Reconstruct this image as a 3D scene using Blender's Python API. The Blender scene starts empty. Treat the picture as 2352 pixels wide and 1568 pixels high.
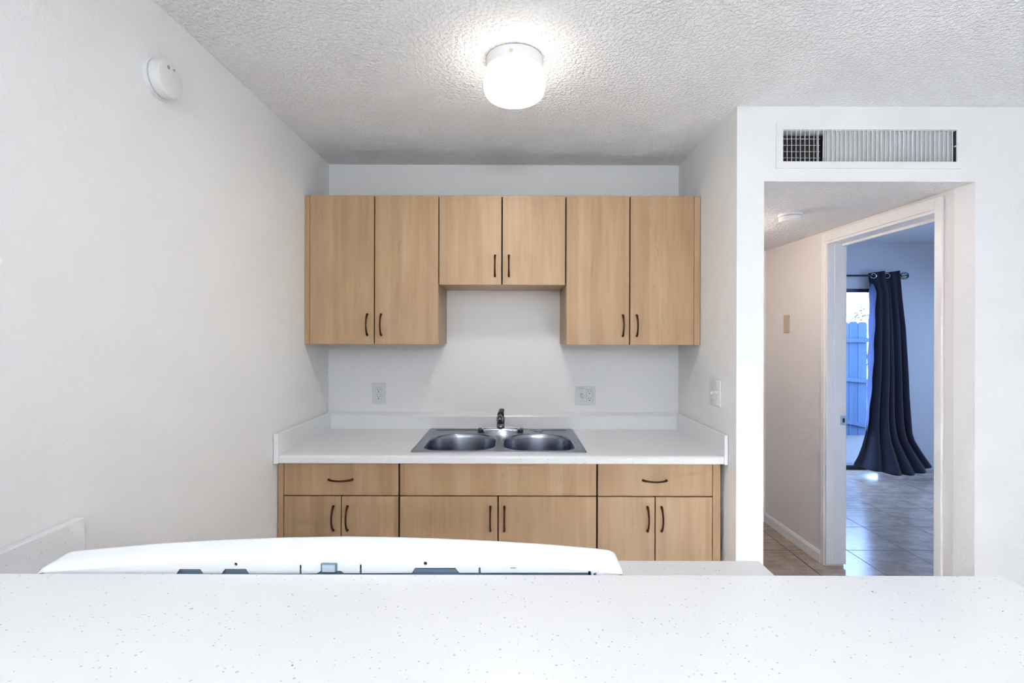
import bpy, bmesh, math, random
from mathutils import Vector, Matrix
from mathutils.geometry import tessellate_polygon
PI = math.pi
S = bpy.context.scene
C = S.collection
random.seed(7)

# ---------------------------------------------------------------- camera
FPX, CX, CY, W, H = 1113.0, 1176.0, 768.0, 2352, 1568
ZC = 1.441
ROLL = math.radians(0.15)
cam_d = bpy.data.cameras.new('camera'); cam = bpy.data.objects.new('camera', cam_d); C.objects.link(cam)
cam.location = (0, 0, ZC); cam.rotation_euler = (PI/2, -ROLL, 0)
cam_d.sensor_width = 36.0; cam_d.lens = FPX/W*36.0
cam_d.shift_y = -(H/2 - CY)/W
cam_d.clip_start = 0.02; cam_d.clip_end = 200
S.camera = cam

def P(px, py, d):
    """World point that the photo shows at (px, py) if it stands d metres in front of the lens."""
    u, v = (px-CX)*d/FPX, (CY-py)*d/FPX
    return Vector((u*math.cos(ROLL)-v*math.sin(ROLL), d, ZC+u*math.sin(ROLL)+v*math.cos(ROLL)))

# ---------------------------------------------------------------- object helpers
WL = {}
def tag(o, label=None, cat=None, group=None, kind=None):
    if label: o['label'] = label
    if cat: o['category'] = cat
    if group: o['group'] = group
    if kind: o['kind'] = kind
    return o
def empty(name, loc, label, cat, group=None):
    o = bpy.data.objects.new(name, None); C.objects.link(o)
    o.empty_display_size = 0.05
    o.location = loc; WL[o] = Vector(loc)
    return tag(o, label, cat, group)
def obj(name, bm, mat, parent=None, smooth=False, angle=35):
    bmesh.ops.recalc_face_normals(bm, faces=bm.faces[:])
    xs = [v.co for v in bm.verts]
    lo = Vector((min(c[i] for c in xs) for i in range(3))); hi = Vector((max(c[i] for c in xs) for i in range(3)))
    cen = (lo+hi)/2
    if parent is None: cen.z = lo.z
    bmesh.ops.translate(bm, verts=bm.verts[:], vec=-cen)
    me = bpy.data.meshes.new(name); bm.to_mesh(me); bm.free()
    if smooth:
        me.shade_smooth()
        me.set_sharp_from_angle(angle=math.radians(angle))
    me.materials.append(mat)
    o = bpy.data.objects.new(name, me); C.objects.link(o)
    WL[o] = cen.copy()
    if parent is not None:
        o.parent = parent; o.location = cen - WL[parent]
    else:
        o.location = cen
    return o
def struct(name, bm, mat, parent=None, **k):
    o = obj(name, bm, mat, parent, **k)
    if parent is None: o['kind'] = 'structure'
    return o
def B(): return bmesh.new()
def box(bm, x0, x1, y0, y1, z0, z1, bev=0, seg=2):
    r = bmesh.ops.create_cube(bm, size=1.0)
    vs = r['verts']
    for v in vs:
        v.co = Vector(((x0+x1)/2+v.co.x*(x1-x0), (y0+y1)/2+v.co.y*(y1-y0), (z0+z1)/2+v.co.z*(z1-z0)))
    if bev:
        es = list({e for v in vs for e in v.link_edges})
        bmesh.ops.bevel(bm, geom=es, offset=bev, segments=seg, profile=0.5, affect='EDGES')
    return bm
def bx(*a, **k): return box(B(), *a, **k)
def loft(bm, rings, closed=True, cap0=True, cap1=True):
    rr = [[bm.verts.new(p) for p in r] for r in rings]
    n = len(rr[0])
    for a, b in zip(rr, rr[1:]):
        for i in range(n if closed else n-1):
            j = (i+1) % n
            try: bm.faces.new((a[i], a[j], b[j], b[i]))
            except ValueError: pass
    if cap0: bm.faces.new(rr[0][::-1])
    if cap1: bm.faces.new(rr[-1])
    return rr
def lathe(bm, prof, cen, axis='Z', n=48, cap0=True, cap1=True):
    """prof: list of (radius, height along axis)."""
    rings = []
    for r, h in prof:
        ring = []
        for i in range(n):
            a = 2*PI*i/n
            c, s = r*math.cos(a), r*math.sin(a)
            v = {'Z': (c, s, h), 'X': (h, c, s), 'Y': (c, h, s)}[axis]
            ring.append(Vector(v)+Vector(cen))
        rings.append(ring)
    loft(bm, rings, True, cap0, cap1)
    return bm
def sweep(bm, pts, radii, n=12, ref=Vector((0, 0, 1))):
    pts = [Vector(p) for p in pts]
    rings = []
    for i, p in enumerate(pts):
        t = (pts[min(i+1, len(pts)-1)]-pts[max(i-1, 0)]).normalized()
        u = t.cross(ref)
        u = u.normalized() if u.length > 1e-5 else Vector((1, 0, 0))
        w = u.cross(t).normalized()
        r = radii[i] if isinstance(radii, (list, tuple)) else radii
        ra, rb = r if isinstance(r, tuple) else (r, r)
        rings.append([p+u*ra*math.cos(2*PI*k/n)+w*rb*math.sin(2*PI*k/n) for k in range(n)])
    loft(bm, rings)
    return bm
def poly_slab(bm, outer, holes, extr):
    """outer / holes: lists of 3-D points in a plane; slab extruded by the vector extr."""
    loops = [[Vector(p) for p in outer]]+[[Vector(p) for p in h] for h in holes]
    flat = [p for l in loops for p in l]
    tris = tessellate_polygon(loops)
    va = [bm.verts.new(p) for p in flat]; vb = [bm.verts.new(p+Vector(extr)) for p in flat]
    for t in tris:
        try:
            bm.faces.new([va[i] for i in t]); bm.faces.new([vb[i] for i in t][::-1])
        except ValueError: pass
    k = 0
    for l in loops:
        n = len(l)
        for i in range(n):
            j = (i+1) % n
            bm.faces.new((va[k+i], va[k+j], vb[k+j], vb[k+i]))
        k += n
    return bm
def rrect(x0, x1, y0, y1, radii, n=8):
    """rounded rectangle outline, radii for (x0,y0) (x1,y0) (x1,y1) (x0,y1)"""
    out = []
    cs = [(x0, y0, 1, 1, PI), (x1, y0, -1, 1, 1.5*PI), (x1, y1, -1, -1, 0), (x0, y1, 1, -1, .5*PI)]
    for (x, y, sx, sy, a0), r in zip(cs, radii):
        cx, cy = x+sx*r, y+sy*r
        for i in range(n+1):
            a = a0+.5*PI*i/n
            out.append((cx+r*math.cos(a), cy+r*math.sin(a)))
    return out

# ---------------------------------------------------------------- materials
class N:
    def __init__(s, name):
        s.m = bpy.data.materials.new(name); s.m.use_nodes = True
        s.t = s.m.node_tree; s.n = s.t.nodes; s.b = s.n['Principled BSDF']; s.out = s.n['Material Output']
    def add(s, typ, **kw):
        nd = s.n.new(typ)
        for k, v in kw.items():
            if k.startswith('i_'): nd.inputs[k[2:].replace('_', ' ')].default_value = v
            else: setattr(nd, k, v)
        return nd
    def link(s, a, b): s.t.links.new(a, b)
    def math(s, op, a, b=None, c=None):
        nd = s.n.new('ShaderNodeMath'); nd.operation = op
        for i, v in enumerate((a, b, c)):
            if v is None: continue
            if hasattr(v, 'is_linked'): s.link(v, nd.inputs[i])
            else: nd.inputs[i].default_value = v
        return nd.outputs[0]
    def mix(s, f, a, b):
        nd = s.n.new('ShaderNodeMix'); nd.data_type = 'RGBA'
        for i, v in ((0, f), (6, a), (7, b)):
            if hasattr(v, 'is_linked'): s.link(v, nd.inputs[i])
            else: nd.inputs[i].default_value = v if i == 0 else (*v, 1)
        return nd.outputs[2]
def srgb(r, g, b):
    f = lambda c: (c/255/12.92 if c/255 <= .04045 else ((c/255+.055)/1.055)**2.4)
    return (f(r), f(g), f(b))
def plain(name, col, rough=.5, metal=0, bump=None, spec=None, coat=None):
    k = N(name); k.b.inputs['Base Color'].default_value = (*col, 1)
    k.b.inputs['Roughness'].default_value = rough; k.b.inputs['Metallic'].default_value = metal
    if spec is not None: k.b.inputs['Specular IOR Level'].default_value = spec
    if bump:
        sc, st, di = bump
        tc = k.add('ShaderNodeTexCoord')
        no = k.add('ShaderNodeTexNoise', i_Scale=sc, i_Detail=1.0)
        k.link(tc.outputs['Object'], no.inputs['Vector'])
        bp = k.add('ShaderNodeBump', i_Strength=st, i_Distance=di)
        k.link(no.outputs[0], bp.inputs['Height']); k.link(bp.outputs[0], k.b.inputs['Normal'])
    return k.m
def ceiling_mat(name, col, scale=80, strength=.7, dist=.008):
    k = N(name); k.b.inputs['Base Color'].default_value = (*col, 1); k.b.inputs['Roughness'].default_value = .75
    tc = k.add('ShaderNodeTexCoord')
    n1 = k.add('ShaderNodeTexNoise', i_Scale=scale, i_Detail=2.0, i_Roughness=.55)
    n2 = k.add('ShaderNodeTexNoise', i_Scale=scale*.35, i_Detail=1.0)
    for n_ in (n1, n2): k.link(tc.outputs['Object'], n_.inputs['Vector'])
    r = k.add('ShaderNodeValToRGB'); r.color_ramp.elements[0].position = .42; r.color_ramp.elements[1].position = .66
    k.link(n1.outputs[0], r.inputs[0])
    h = k.math('ADD', r.outputs[0], k.math('MULTIPLY', n2.outputs[0], .6))
    bp = k.add('ShaderNodeBump', i_Strength=strength, i_Distance=dist)
    k.link(h, bp.inputs['Height']); k.link(bp.outputs[0], k.b.inputs['Normal'])
    return k.m
def speck_mat(name, col, rough=.25):
    k = N(name); k.b.inputs['Roughness'].default_value = rough
    tc = k.add('ShaderNodeTexCoord')
    warp = k.add('ShaderNodeTexNoise', i_Scale=160.0, i_Detail=1.0)
    k.link(tc.outputs['Object'], warp.inputs['Vector'])
    va = k.add('ShaderNodeVectorMath', operation='MULTIPLY_ADD')
    k.link(warp.outputs[1], va.inputs[0]); va.inputs[1].default_value = (.004, .004, .004); k.link(tc.outputs['Object'], va.inputs[2])
    c = None
    for sc, keep, rad, sp in ((190, .35, .20, srgb(150, 152, 168)), (130, .70, .19, srgb(105, 107, 124)), (70, .93, .12, srgb(45, 47, 64))):
        v = k.add('ShaderNodeTexVoronoi', i_Scale=float(sc)); k.link(va.outputs[0], v.inputs['Vector'])
        sep = k.add('ShaderNodeSeparateColor'); k.link(v.outputs['Color'], sep.inputs[0])
        on = k.math('GREATER_THAN', sep.outputs[0], keep)
        size = k.math('MULTIPLY', sep.outputs[1], rad)
        f = k.math('MULTIPLY', on, k.math('LESS_THAN', v.outputs['Distance'], size))
        f = k.math('MULTIPLY', f, k.math('MULTIPLY_ADD', sep.outputs[2], .6, .25))
        c = k.mix(f, col if c is None else c, sp)
    k.link(c, k.b.inputs['Base Color'])
    return k.m
def wood_mat(name, dark, mid, light, axis='Z'):
    k = N(name); k.b.inputs['Roughness'].default_value = .42
    tc = k.add('ShaderNodeTexCoord'); oi = k.add('ShaderNodeObjectInfo')
    sep = k.add('ShaderNodeSeparateXYZ'); k.link(tc.outputs['Object'], sep.inputs[0])
    rnd = k.math('MULTIPLY', oi.outputs['Random'], 37.0)
    x = k.math('ADD', sep.outputs[0], rnd); z = k.math('ADD', sep.outputs[2], k.math('MULTIPLY', rnd, 1.7))
    y = sep.outputs[1]
    # board strips of the laminate print
    cb = k.add('ShaderNodeCombineXYZ')
    k.link(k.math('FLOOR', k.math('MULTIPLY', x, 17.0)), cb.inputs[0])
    cb.inputs[1].default_value = .37
    wn = k.add('ShaderNodeTexWhiteNoise'); k.link(cb.outputs[0], wn.inputs['Vector'])
    # long grain
    g = k.add('ShaderNodeCombineXYZ'); k.link(k.math('MULTIPLY', x, 40.0), g.inputs[0]); k.link(k.math('MULTIPLY', y, 40.0), g.inputs[1]); k.link(k.math('MULTIPLY', z, 2.6), g.inputs[2])
    n1 = k.add('ShaderNodeTexNoise', i_Scale=1.0, i_Detail=5.0, i_Roughness=.6, i_Distortion=.5); k.link(g.outputs[0], n1.inputs['Vector'])
    g2 = k.add('ShaderNodeCombineXYZ'); k.link(k.math('MULTIPLY', x, 12.0), g2.inputs[0]); k.link(k.math('MULTIPLY', z, 2.2), g2.inputs[2])
    n2 = k.add('ShaderNodeTexNoise', i_Scale=1.0, i_Detail=2.0); k.link(g2.outputs[0], n2.inputs['Vector'])
    g3 = k.add('ShaderNodeCombineXYZ'); k.link(k.math('MULTIPLY', x, 22.0), g3.inputs[0]); k.link(k.math('MULTIPLY', z, 7.0), g3.inputs[2])
    n3 = k.add('ShaderNodeTexNoise', i_Scale=1.0, i_Detail=3.0, i_Distortion=1.5); k.link(g3.outputs[0], n3.inputs['Vector'])
    f = k.math('ADD', k.math('MULTIPLY_ADD', wn.outputs[0], .15, .085), k.math('ADD', k.math('MULTIPLY', n1.outputs[0], .42), k.math('MULTIPLY', n2.outputs[0], .42)))
    r = k.add('ShaderNodeValToRGB'); e = r.color_ramp.elements
    e[0].position = .36; e[0].color = (*dark, 1); e[1].position = .82; e[1].color = (*light, 1)
    m_ = e.new(.58); m_.color = (*mid, 1)
    k.link(f, r.inputs[0])
    r3 = k.add('ShaderNodeValToRGB'); r3.color_ramp.elements[0].position = .67; r3.color_ramp.elements[1].position = .76
    k.link(n3.outputs[0], r3.inputs[0])
    c = k.mix(k.math('MULTIPLY', r3.outputs[0], .35), r.outputs[0], tuple(v*.72 for v in dark))
    k.link(c, k.b.inputs['Base Color'])
    return k.m
def tile_mat(name):
    k = N(name)
    tc = k.add('ShaderNodeTexCoord'); sep = k.add('ShaderNodeSeparateXYZ'); k.link(tc.outputs['Object'], sep.inputs[0])
    T = .395
    def cell(o, off):
        u = k.math('DIVIDE', k.math('SUBTRACT', o, off), T)
        f = k.math('FRACT', u)
        return k.math('FLOOR', u), k.math('MINIMUM', f, k.math('SUBTRACT', 1.0, f))
    fx, ex = cell(sep.outputs[0], 2.253-FLX); fy, ey = cell(sep.outputs[1], 3.253-FLY)
    edge = k.math('LESS_THAN', k.math('MINIMUM', ex, ey), .009)
    cb = k.add('ShaderNodeCombineXYZ'); k.link(fx, cb.inputs[0]); k.link(fy, cb.inputs[1])
    wn = k.add('ShaderNodeTexWhiteNoise'); k.link(cb.outputs[0], wn.inputs['Vector'])
    off = k.add('ShaderNodeVectorMath', operation='MULTIPLY_ADD')
    k.link(wn.outputs['Color'], off.inputs[0]); off.inputs[1].default_value = (9, 9, 9); k.link(tc.outputs['Object'], off.inputs[2])
    mp = k.add('ShaderNodeMapping'); mp.inputs['Scale'].default_value = (3.4, 7.0, 1); k.link(off.outputs[0], mp.inputs['Vector'])
    n1 = k.add('ShaderNodeTexNoise', i_Scale=2.4, i_Detail=8.0, i_Roughness=.66, i_Distortion=.5); k.link(mp.outputs[0], n1.inputs['Vector'])
    r = k.add('ShaderNodeValToRGB'); e = r.color_ramp.elements
    e[0].position = .25; e[0].color = (*srgb(150, 128, 110), 1); e[1].position = .8; e[1].color = (*srgb(206, 187, 168), 1)
    k.link(n1.outputs[0], r.inputs[0])
    c = k.mix(edge, r.outputs[0], srgb(70, 62, 57))
    k.link(c, k.b.inputs['Base Color']); k.b.inputs['Specular IOR Level'].default_value = 1.0
    rr = k.math('MULTIPLY_ADD', n1.outputs[0], .06, .16)
    k.link(k.math('ADD', rr, k.math('MULTIPLY', edge, .4)), k.b.inputs['Roughness'])
    bp = k.add('ShaderNodeBump', i_Strength=.35, i_Distance=.003)
    k.link(k.math('ADD', k.math('MULTIPLY', n1.outputs[0], .04), k.math('SUBTRACT', 1.0, edge)), bp.inputs['Height']); k.link(bp.outputs[0], k.b.inputs['Normal'])
    return k.m
def board_mat(name, a, c):
    k = N(name); k.b.inputs['Roughness'].default_value = .8
    tc = k.add('ShaderNodeTexCoord'); oi = k.add('ShaderNodeObjectInfo')
    mp = k.add('ShaderNodeMapping'); mp.inputs['Scale'].default_value = (45, 45, 2.5); k.link(tc.outputs['Object'], mp.inputs['Vector'])
    n1 = k.add('ShaderNodeTexNoise', i_Scale=1.0, i_Detail=3.0); k.link(mp.outputs[0], n1.inputs['Vector'])
    f = k.math('MULTIPLY_ADD', oi.outputs['Random'], .5, k.math('MULTIPLY_ADD', n1.outputs[0], 1.2, -.35))
    k.link(k.mix(f, a, c), k.b.inputs['Base Color'])
    return k.m
def emit_mat(name, col, st):
    k = N(name); k.b.inputs['Base Color'].default_value = (.9, .9, .9, 1)
    k.b.inputs['Emission Color'].default_value = (*col, 1); k.b.inputs['Emission Strength'].default_value = st
    k.b.inputs['Roughness'].default_value = .2
    return k.m
def glass_mat(name):
    k = N(name); k.n.remove(k.b)
    tr = k.add('ShaderNodeBsdfTransparent'); gl = k.add('ShaderNodeBsdfGlossy'); gl.inputs['Roughness'].default_value = .02
    mx = k.add('ShaderNodeMixShader'); mx.inputs[0].default_value = .05
    k.link(tr.outputs[0], mx.inputs[1]); k.link(gl.outputs[0], mx.inputs[2]); k.link(mx.outputs[0], k.out.inputs[0])
    return k.m
def cloth_mat(name, col, trans=None, bump=True):
    k = N(name); k.b.inputs['Base Color'].default_value = (*col, 1); k.b.inputs['Roughness'].default_value = .85
    k.b.inputs['Sheen Weight'].default_value = .25; k.b.inputs['Specular IOR Level'].default_value = .2
    if bump:
        tc = k.add('ShaderNodeTexCoord'); no = k.add('ShaderNodeTexNoise', i_Scale=260.0, i_Detail=2.0)
        k.link(tc.outputs['Object'], no.inputs['Vector'])
        bp = k.add('ShaderNodeBump', i_Strength=.25, i_Distance=.002); k.link(no.outputs[0], bp.inputs['Height']); k.link(bp.outputs[0], k.b.inputs['Normal'])
        c = k.mix(no.outputs[0], tuple(v*.7 for v in col), tuple(v*1.3 for v in col)); k.link(c, k.b.inputs['Base Color'])
    if trans:
        tl = k.add('ShaderNodeBsdfTranslucent'); tl.inputs[0].default_value = (*trans, 1)
        mx = k.add('ShaderNodeMixShader'); mx.inputs[0].default_value = .5
        k.link(k.b.outputs[0], mx.inputs[1]); k.link(tl.outputs[0], mx.inputs[2]); k.link(mx.outputs[0], k.out.inputs[0])
    return k.m

FLX, FLY = 2.0, 1.5     # centre of the floor mesh (its object origin)
M = dict(
    wall=plain('wall_paint', (.88, .88, .882), .55, bump=(90, .22, .004)),
    hall=plain('hall_warm_tint', (.80, .765, .745), .6, bump=(90, .15, .003)),  # white walls tinted pinkish here to stand for warm light in the hall
    ceil=ceiling_mat('ceiling_texture', (.93, .93, .93)),
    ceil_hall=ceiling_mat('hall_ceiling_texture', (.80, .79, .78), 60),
    bed=plain('bedroom_paint', (.80, .80, .81), .6, bump=(90, .15, .003)),
    trim=plain('trim_paint', (.84, .835, .83), .35),
    tile=tile_mat('floor_tile'),
    counter=speck_mat('speckled_counter', (.835, .845, .86)),
    wood=wood_mat('maple_laminate', srgb(170, 136, 100), srgb(187, 154, 118), srgb(199, 169, 135)),
    carcass=plain('gap_shade_carcass', (.020, .013, .008), .8),  # near black stands in for shade in the gaps between doors
    wood_in=plain('cabinet_inside', srgb(120, 92, 66), .7),
    bronze=plain('oiled_bronze', srgb(74, 45, 30), .28, .85),
    steel=plain('brushed_steel', (.31, .335, .40), .25, 1),
    steel_deck=plain('satin_steel', (.29, .305, .345), .33, 1),
    chrome=plain('worn_chrome', (.30, .31, .33), .16, 1),
    faucet=plain('dark_reflection_chrome', (.17, .175, .19), .16, 1),  # chrome darkened to carry its dark reflections in the colour
    chrome_light=plain('bright_chrome', (.75, .78, .82), .15, 1),
    dark=plain('dark_hole', (.012, .012, .016), .7),
    enamel=plain('white_enamel', (.86, .88, .91), .22),
    sheet=plain('blue_grey_sheet_metal', srgb(128, 152, 172), .45, .3),
    black=plain('black_coil', (.03, .03, .03), .5),
    plastic=plain('white_plastic', (.80, .80, .80), .35),
    plate=plain('grey_white_plate', (.75, .76, .765), .35),
    kitchen_bounce=plain('pale_kitchen_bounce', (.84, .84, .845), .6),  # pale colour chosen to bounce light; this floor is out of view
    living_bounce=plain('pale_living_bounce', (.74, .74, .75), .95, bump=(400, .4, .004)),  # light tone picked for its bounce; surface never seen
    beige=plain('beige_plate', srgb(196, 180, 152), .4),
    glow=emit_mat('lit_glass', (1.0, .94, .84), 6.0),
    vent=plain('vent_enamel', (.87, .87, .875), .4),
    damper=plain('damper_metal', (.74, .75, .77), .5),
    duct=plain('dark_duct', (.035, .033, .035), .7),
    grey=plain('grey_sensor', (.32, .32, .34), .5),
    iron=plain('black_iron', (.03, .035, .05), .35, .7),
    glass=glass_mat('pane_glass'),
    frame=plain('dark_door_frame', (.06, .06, .075), .45, .4),
    curtain=cloth_mat('navy_cloth', (.030, .029, .046)),
    lining=cloth_mat('blue_lit_lining', (.30, .35, .55), (.34, .42, .72), False),  # whitish cloth; the blue of transmitted daylight is put into its colour
    fence=board_mat('blue_shade_board', (.042, .078, .135), (.062, .105, .175)),  # blue cast of daylight shade is put into the board colour
    ground=plain('pale_dirt', (.115, .11, .11), .95, bump=(25, .6, .01)),
    bark=plain('pale_bark', (.13, .075, .035), .9),
    leaf=plain('dry_leaf', (.085, .085, .025), .8),
)

# ---------------------------------------------------------------- dimensions
XL, XR = -1.05, .953            # kitchen side walls
YB = 2.776                      # kitchen back wall
YO = 2.057                      # wall with the hall opening
ZK = 2.412                      # kitchen ceiling
OX0, OX1, OZ = 1.069, 1.966, 2.094   # hall opening
YE = 3.752                      # hall end wall
BX1, YBB, ZBED = 5.3, 5.22, 2.44     # bedroom
DY0, DY1, DZ = 2.245, 3.032, 2.026   # doorway in the hall's right wall
XBW = 2.078                      # bedroom face of that wall
LX1, LY0 = 4.6, -4.2            # living room

# ---------------------------------------------------------------- setting
struct('floor', bx(-1.25, 5.4, .38, 5.24, -.1, 0), M['tile'])
struct('floor_kitchen_bounce', bx(XL, XR, .50, YB, -.005, .004), M['kitchen_bounce'])  # unseen pale sheet added over the tile to bounce light to the ceiling
_b = bx(-1.25, 4.8, -4.4, .38, -.1, 0); box(_b, .62, 4.8, .38, 1.5, -.0995, .006)
struct('floor_living_bounce', _b, M['living_bounce'])  # unseen floor made pale to throw more light up to the ceiling
FL = bpy.data.objects['floor']
dx, dy = FL.location.x-FLX, FL.location.y-FLY
FL.data.transform(Matrix.Translation((dx, dy, 0))); FL.location.x -= dx; FL.location.y -= dy

struct('ceiling', bx(-1.2, 4.8, -4.4, YB+.1, ZK, ZK+.1), M['ceil'])
struct('ceiling_hall', bx(OX0-.02, XBW, YO+.004, YE+.1, OZ, OZ+.06), M['ceil_hall'])
struct('ceiling_bedroom', bx(XBW-.05, BX1+.1, 1.0, YBB+.1, ZBED, ZBED+.1), M['bed'])
struct('wall_left', bx(XL-.12, XL, -4.4, YB+.12, 0, ZK), M['wall'])
struct('wall_back', bx(XL, XR+.116, YB, YB+.12, 0, ZK), M['wall'])
# short wall right of the counter and the hall's left side
b = bx(XR, OX0, YO+.10, YB, 0, ZK); struct('wall_right', b, M['wall'])
struct('wall_hall_left', bx(OX0-.03, OX0, YB+.12, YE, 0, OZ), M['hall'])
# wall with the hall opening
b = bx(XR, OX0, YO, YO+.10, 0, ZK); box(b, OX0, OX1, YO, YO+.004, OZ, OZ+.06)
VX0, VX1, VZ0, VZ1 = 1.149, 1.888, 2.172, 2.311      # hole for the air duct
box(b, OX0, VX0, YO, YO+.10, OZ+.06, ZK); box(b, VX1, OX1, YO, YO+.10, OZ+.06, ZK)
box(b, VX0, VX1, YO, YO+.10, OZ+.06, VZ0); box(b, VX0, VX1, YO, YO+.10, VZ1, ZK)
box(b, OX1, LX1, YO, YO+.10, 0, ZK)
struct('wall_front', b, M['wall'])
# hall's right wall with the bedroom doorway
b = bx(OX1, XBW, YO+.10, DY0, 0, ZBED); box(b, OX1, XBW, DY1, YBB, 0, ZBED); box(b, OX1, XBW, DY0, DY1, DZ, ZBED)
struct('wall_hall_right', b, M['hall'])
struct('wall_hall_end', bx(OX0-.03, OX1, YE, YE+.1, 0, OZ), M['hall'])
# bedroom
PX0, PX1, PZ = 2.25, 4.06, 1.945
b = bx(XBW, PX0, YBB, YBB+.12, 0, ZBED); box(b, PX1, BX1, YBB, YBB+.12, 0, ZBED); box(b, PX0, PX1, YBB, YBB+.12, PZ, ZBED)
struct('wall_bedroom_back', b, M['bed'])
struct('wall_bedroom_right', bx(BX1, BX1+.1, YO+.1, YBB+.12, 0, ZBED), M['bed'])
struct('wall_bedroom_front', bx(XBW, BX1, YO+.10, YO+.15, 0, ZBED), M['bed'])
# living room behind the camera
LWX0, LWX1, LWZ0, LWZ1 = -.3, 3.3, .5, 2.1
struct('wall_living_back', bx(XL, LX1, LY0-.1, LY0, 0, ZK), M['wall'])
struct('wall_living_right', bx(LX1, LX1+.1, LY0-.1, YO+.1, 0, ZK), M['wall'])
# half wall that carries the bar, with the end panel under the counter
b = bx(XL, .60, .40, .50, 0, 1.097); box(b, .545, .583, .50, 1.10, 0, .867); box(b, XL, XL+.03, .50, 1.10, 0, .867)
struct('wall_half', b, M['wall'])

# door casing and jambs in the hall
def casing():
    b = B(); t = .012; x = OX1
    box(b, x-t, x, DY0-.04, DY0, 0, DZ+.054, .003)
    box(b, x-t, x, DY1, DY1+.035, 0, DZ+.054, .003)
    box(b, x-t, x, DY0, DY1, DZ, DZ+.054, .003)
    return b
struct('trim_1', casing(), M['trim'])
b = bx(OX1-.008, XBW+.003, DY1-.018, DY1+.001, .018, DZ, .002)
box(b, OX1-.008, XBW+.003, DY0-.001, DY0+.018-.018+.002, .0, DZ)
box(b, OX1-.008, XBW+.003, DY0+.002, DY1-.018, DZ-.016, DZ-.0005, .002)
box(b, OX1+.085, OX1+.10, DY0+.002, DY1-.018, DZ-.030, DZ-.016)
box(b, OX1+.040, OX1+.052, DY1-.020, DY1-.018, .03, DZ-.016)
jamb = struct('trim_2', b, M['trim'])
# strike plate on the far jamb
yj = DY1-.018
sp = empty('strike_plate', (2.063, yj, .912), 'small bright steel strike plate screwed to the bedroom door jamb', 'strike plate')
obj('plate', poly_slab(B(), [(2.044, yj, .884), (2.082, yj, .884), (2.082, yj, .942), (2.044, yj, .942)],
    [[(2.056, yj, .900), (2.070, yj, .900), (2.070, yj, .926), (2.056, yj, .926)]], (0, -.002, 0)), M['chrome_light'], sp)
obj('latch_hole', bx(2.055, 2.071, yj-.0008, yj-.0002, .899, .927), M['dark'], sp)
for z_ in (.892, .934):
    obj('screw', lathe(B(), [(.003, -.0021), (.003, -.003), (.001, -.0034)], (2.063, yj, z_), 'Y', 10), M['grey'], sp)
# baseboards
def base_prof(y0, y1, x):
    b = B()
    prof = [(x, 0), (x-.014, 0), (x-.014, .055), (x-.008, .068), (x, .072)]
    loft(b, [[(px_, y0, pz_) for px_, pz_ in prof], [(px_, y1, pz_) for px_, pz_ in prof]])
    return b
struct('baseboard_right', base_prof(DY1+.036, YE, OX1), M['trim'])
struct('baseboard_end', bx(OX0, OX1-.015, YE-.014, YE, 0, .07, .003), M['trim'])

# living-room window (behind the camera)
b = bx(LWX0-.06, LWX1+.06, LY0, LY0+.03, LWZ0-.06, LWZ0); box(b, LWX0-.06, LWX1+.06, LY0, LY0+.03, LWZ1, LWZ1+.06)
for x_ in (LWX0-.06, (LWX0+LWX1)/2-.03, LWX1): box(b, x_, x_+.06, LY0, LY0+.03, LWZ0, LWZ1)
win = struct('window_1', b, M['trim'])
b = bx(LX1-.03, LX1, -3.4, -3.34, .2, 2.1); box(b, LX1-.03, LX1, -.46, -.4, .2, 2.1)
box(b, LX1-.03, LX1, -3.34, -.46, 2.04, 2.1); box(b, LX1-.03, LX1, -3.34, -.46, .2, .26); box(b, LX1-.03, LX1, -1.93, -1.87, .26, 2.04)
struct('window_2', b, M['trim'])

# patio door in the bedroom
pd = struct('door_1', (lambda b: (box(b, PX0, PX1, YBB+.02, YBB+.09, PZ-.035, PZ), box(b, PX0, PX1, YBB-.01, YBB+.10, 0, .045),
     box(b, PX0, PX0+.05, YBB+.02, YBB+.09, .045, PZ-.035), box(b, PX1-.05, PX1, YBB+.02, YBB+.09, .045, PZ-.035),
     box(b, 3.05, 3.11, YBB+.03, YBB+.08, .045, PZ-.035), b)[-1])(B()), M['frame'])
obj('pane', bx(PX0+.05, PX1-.05, YBB+.052, YBB+.056, .045, PZ-.035), M['glass'], pd)

# outdoors
struct('ground', bx(-2, 12, YBB+.12, 16, -.22, -.10), M['ground'])

# ---------------------------------------------------------------- handles
def pull(name, cen, vert, parent, yf, half=.052):
    b = B(); pts = []; rad = []
    n = 22
    for i in range(n+1):
        t = -1+2*i/n
        prj = .004+.023*(math.cos(PI/2*t)**.75 if abs(t) < 1 else 0)
        a = half*t
        pts.append((cen[0], yf-prj, cen[1]+a) if vert else (cen[0]+a, yf-prj, cen[1]))
        k = abs(t)
        r = .0042+.0018*k**3
        rad.append((r, r*.9))
    pts = [(pts[0][0], yf+.001, pts[0][2])]+pts+[(pts[-1][0], yf+.001, pts[-1][2])]
    rad = [(.0060, .0060)]+rad+[(.0060, .0060)]
    sweep(b, pts, rad, 12, Vector((1, 0, 0)) if vert else Vector((0, 0, 1)))
    return obj(name, b, M['bronze'], parent, smooth=True, angle=60)

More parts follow.
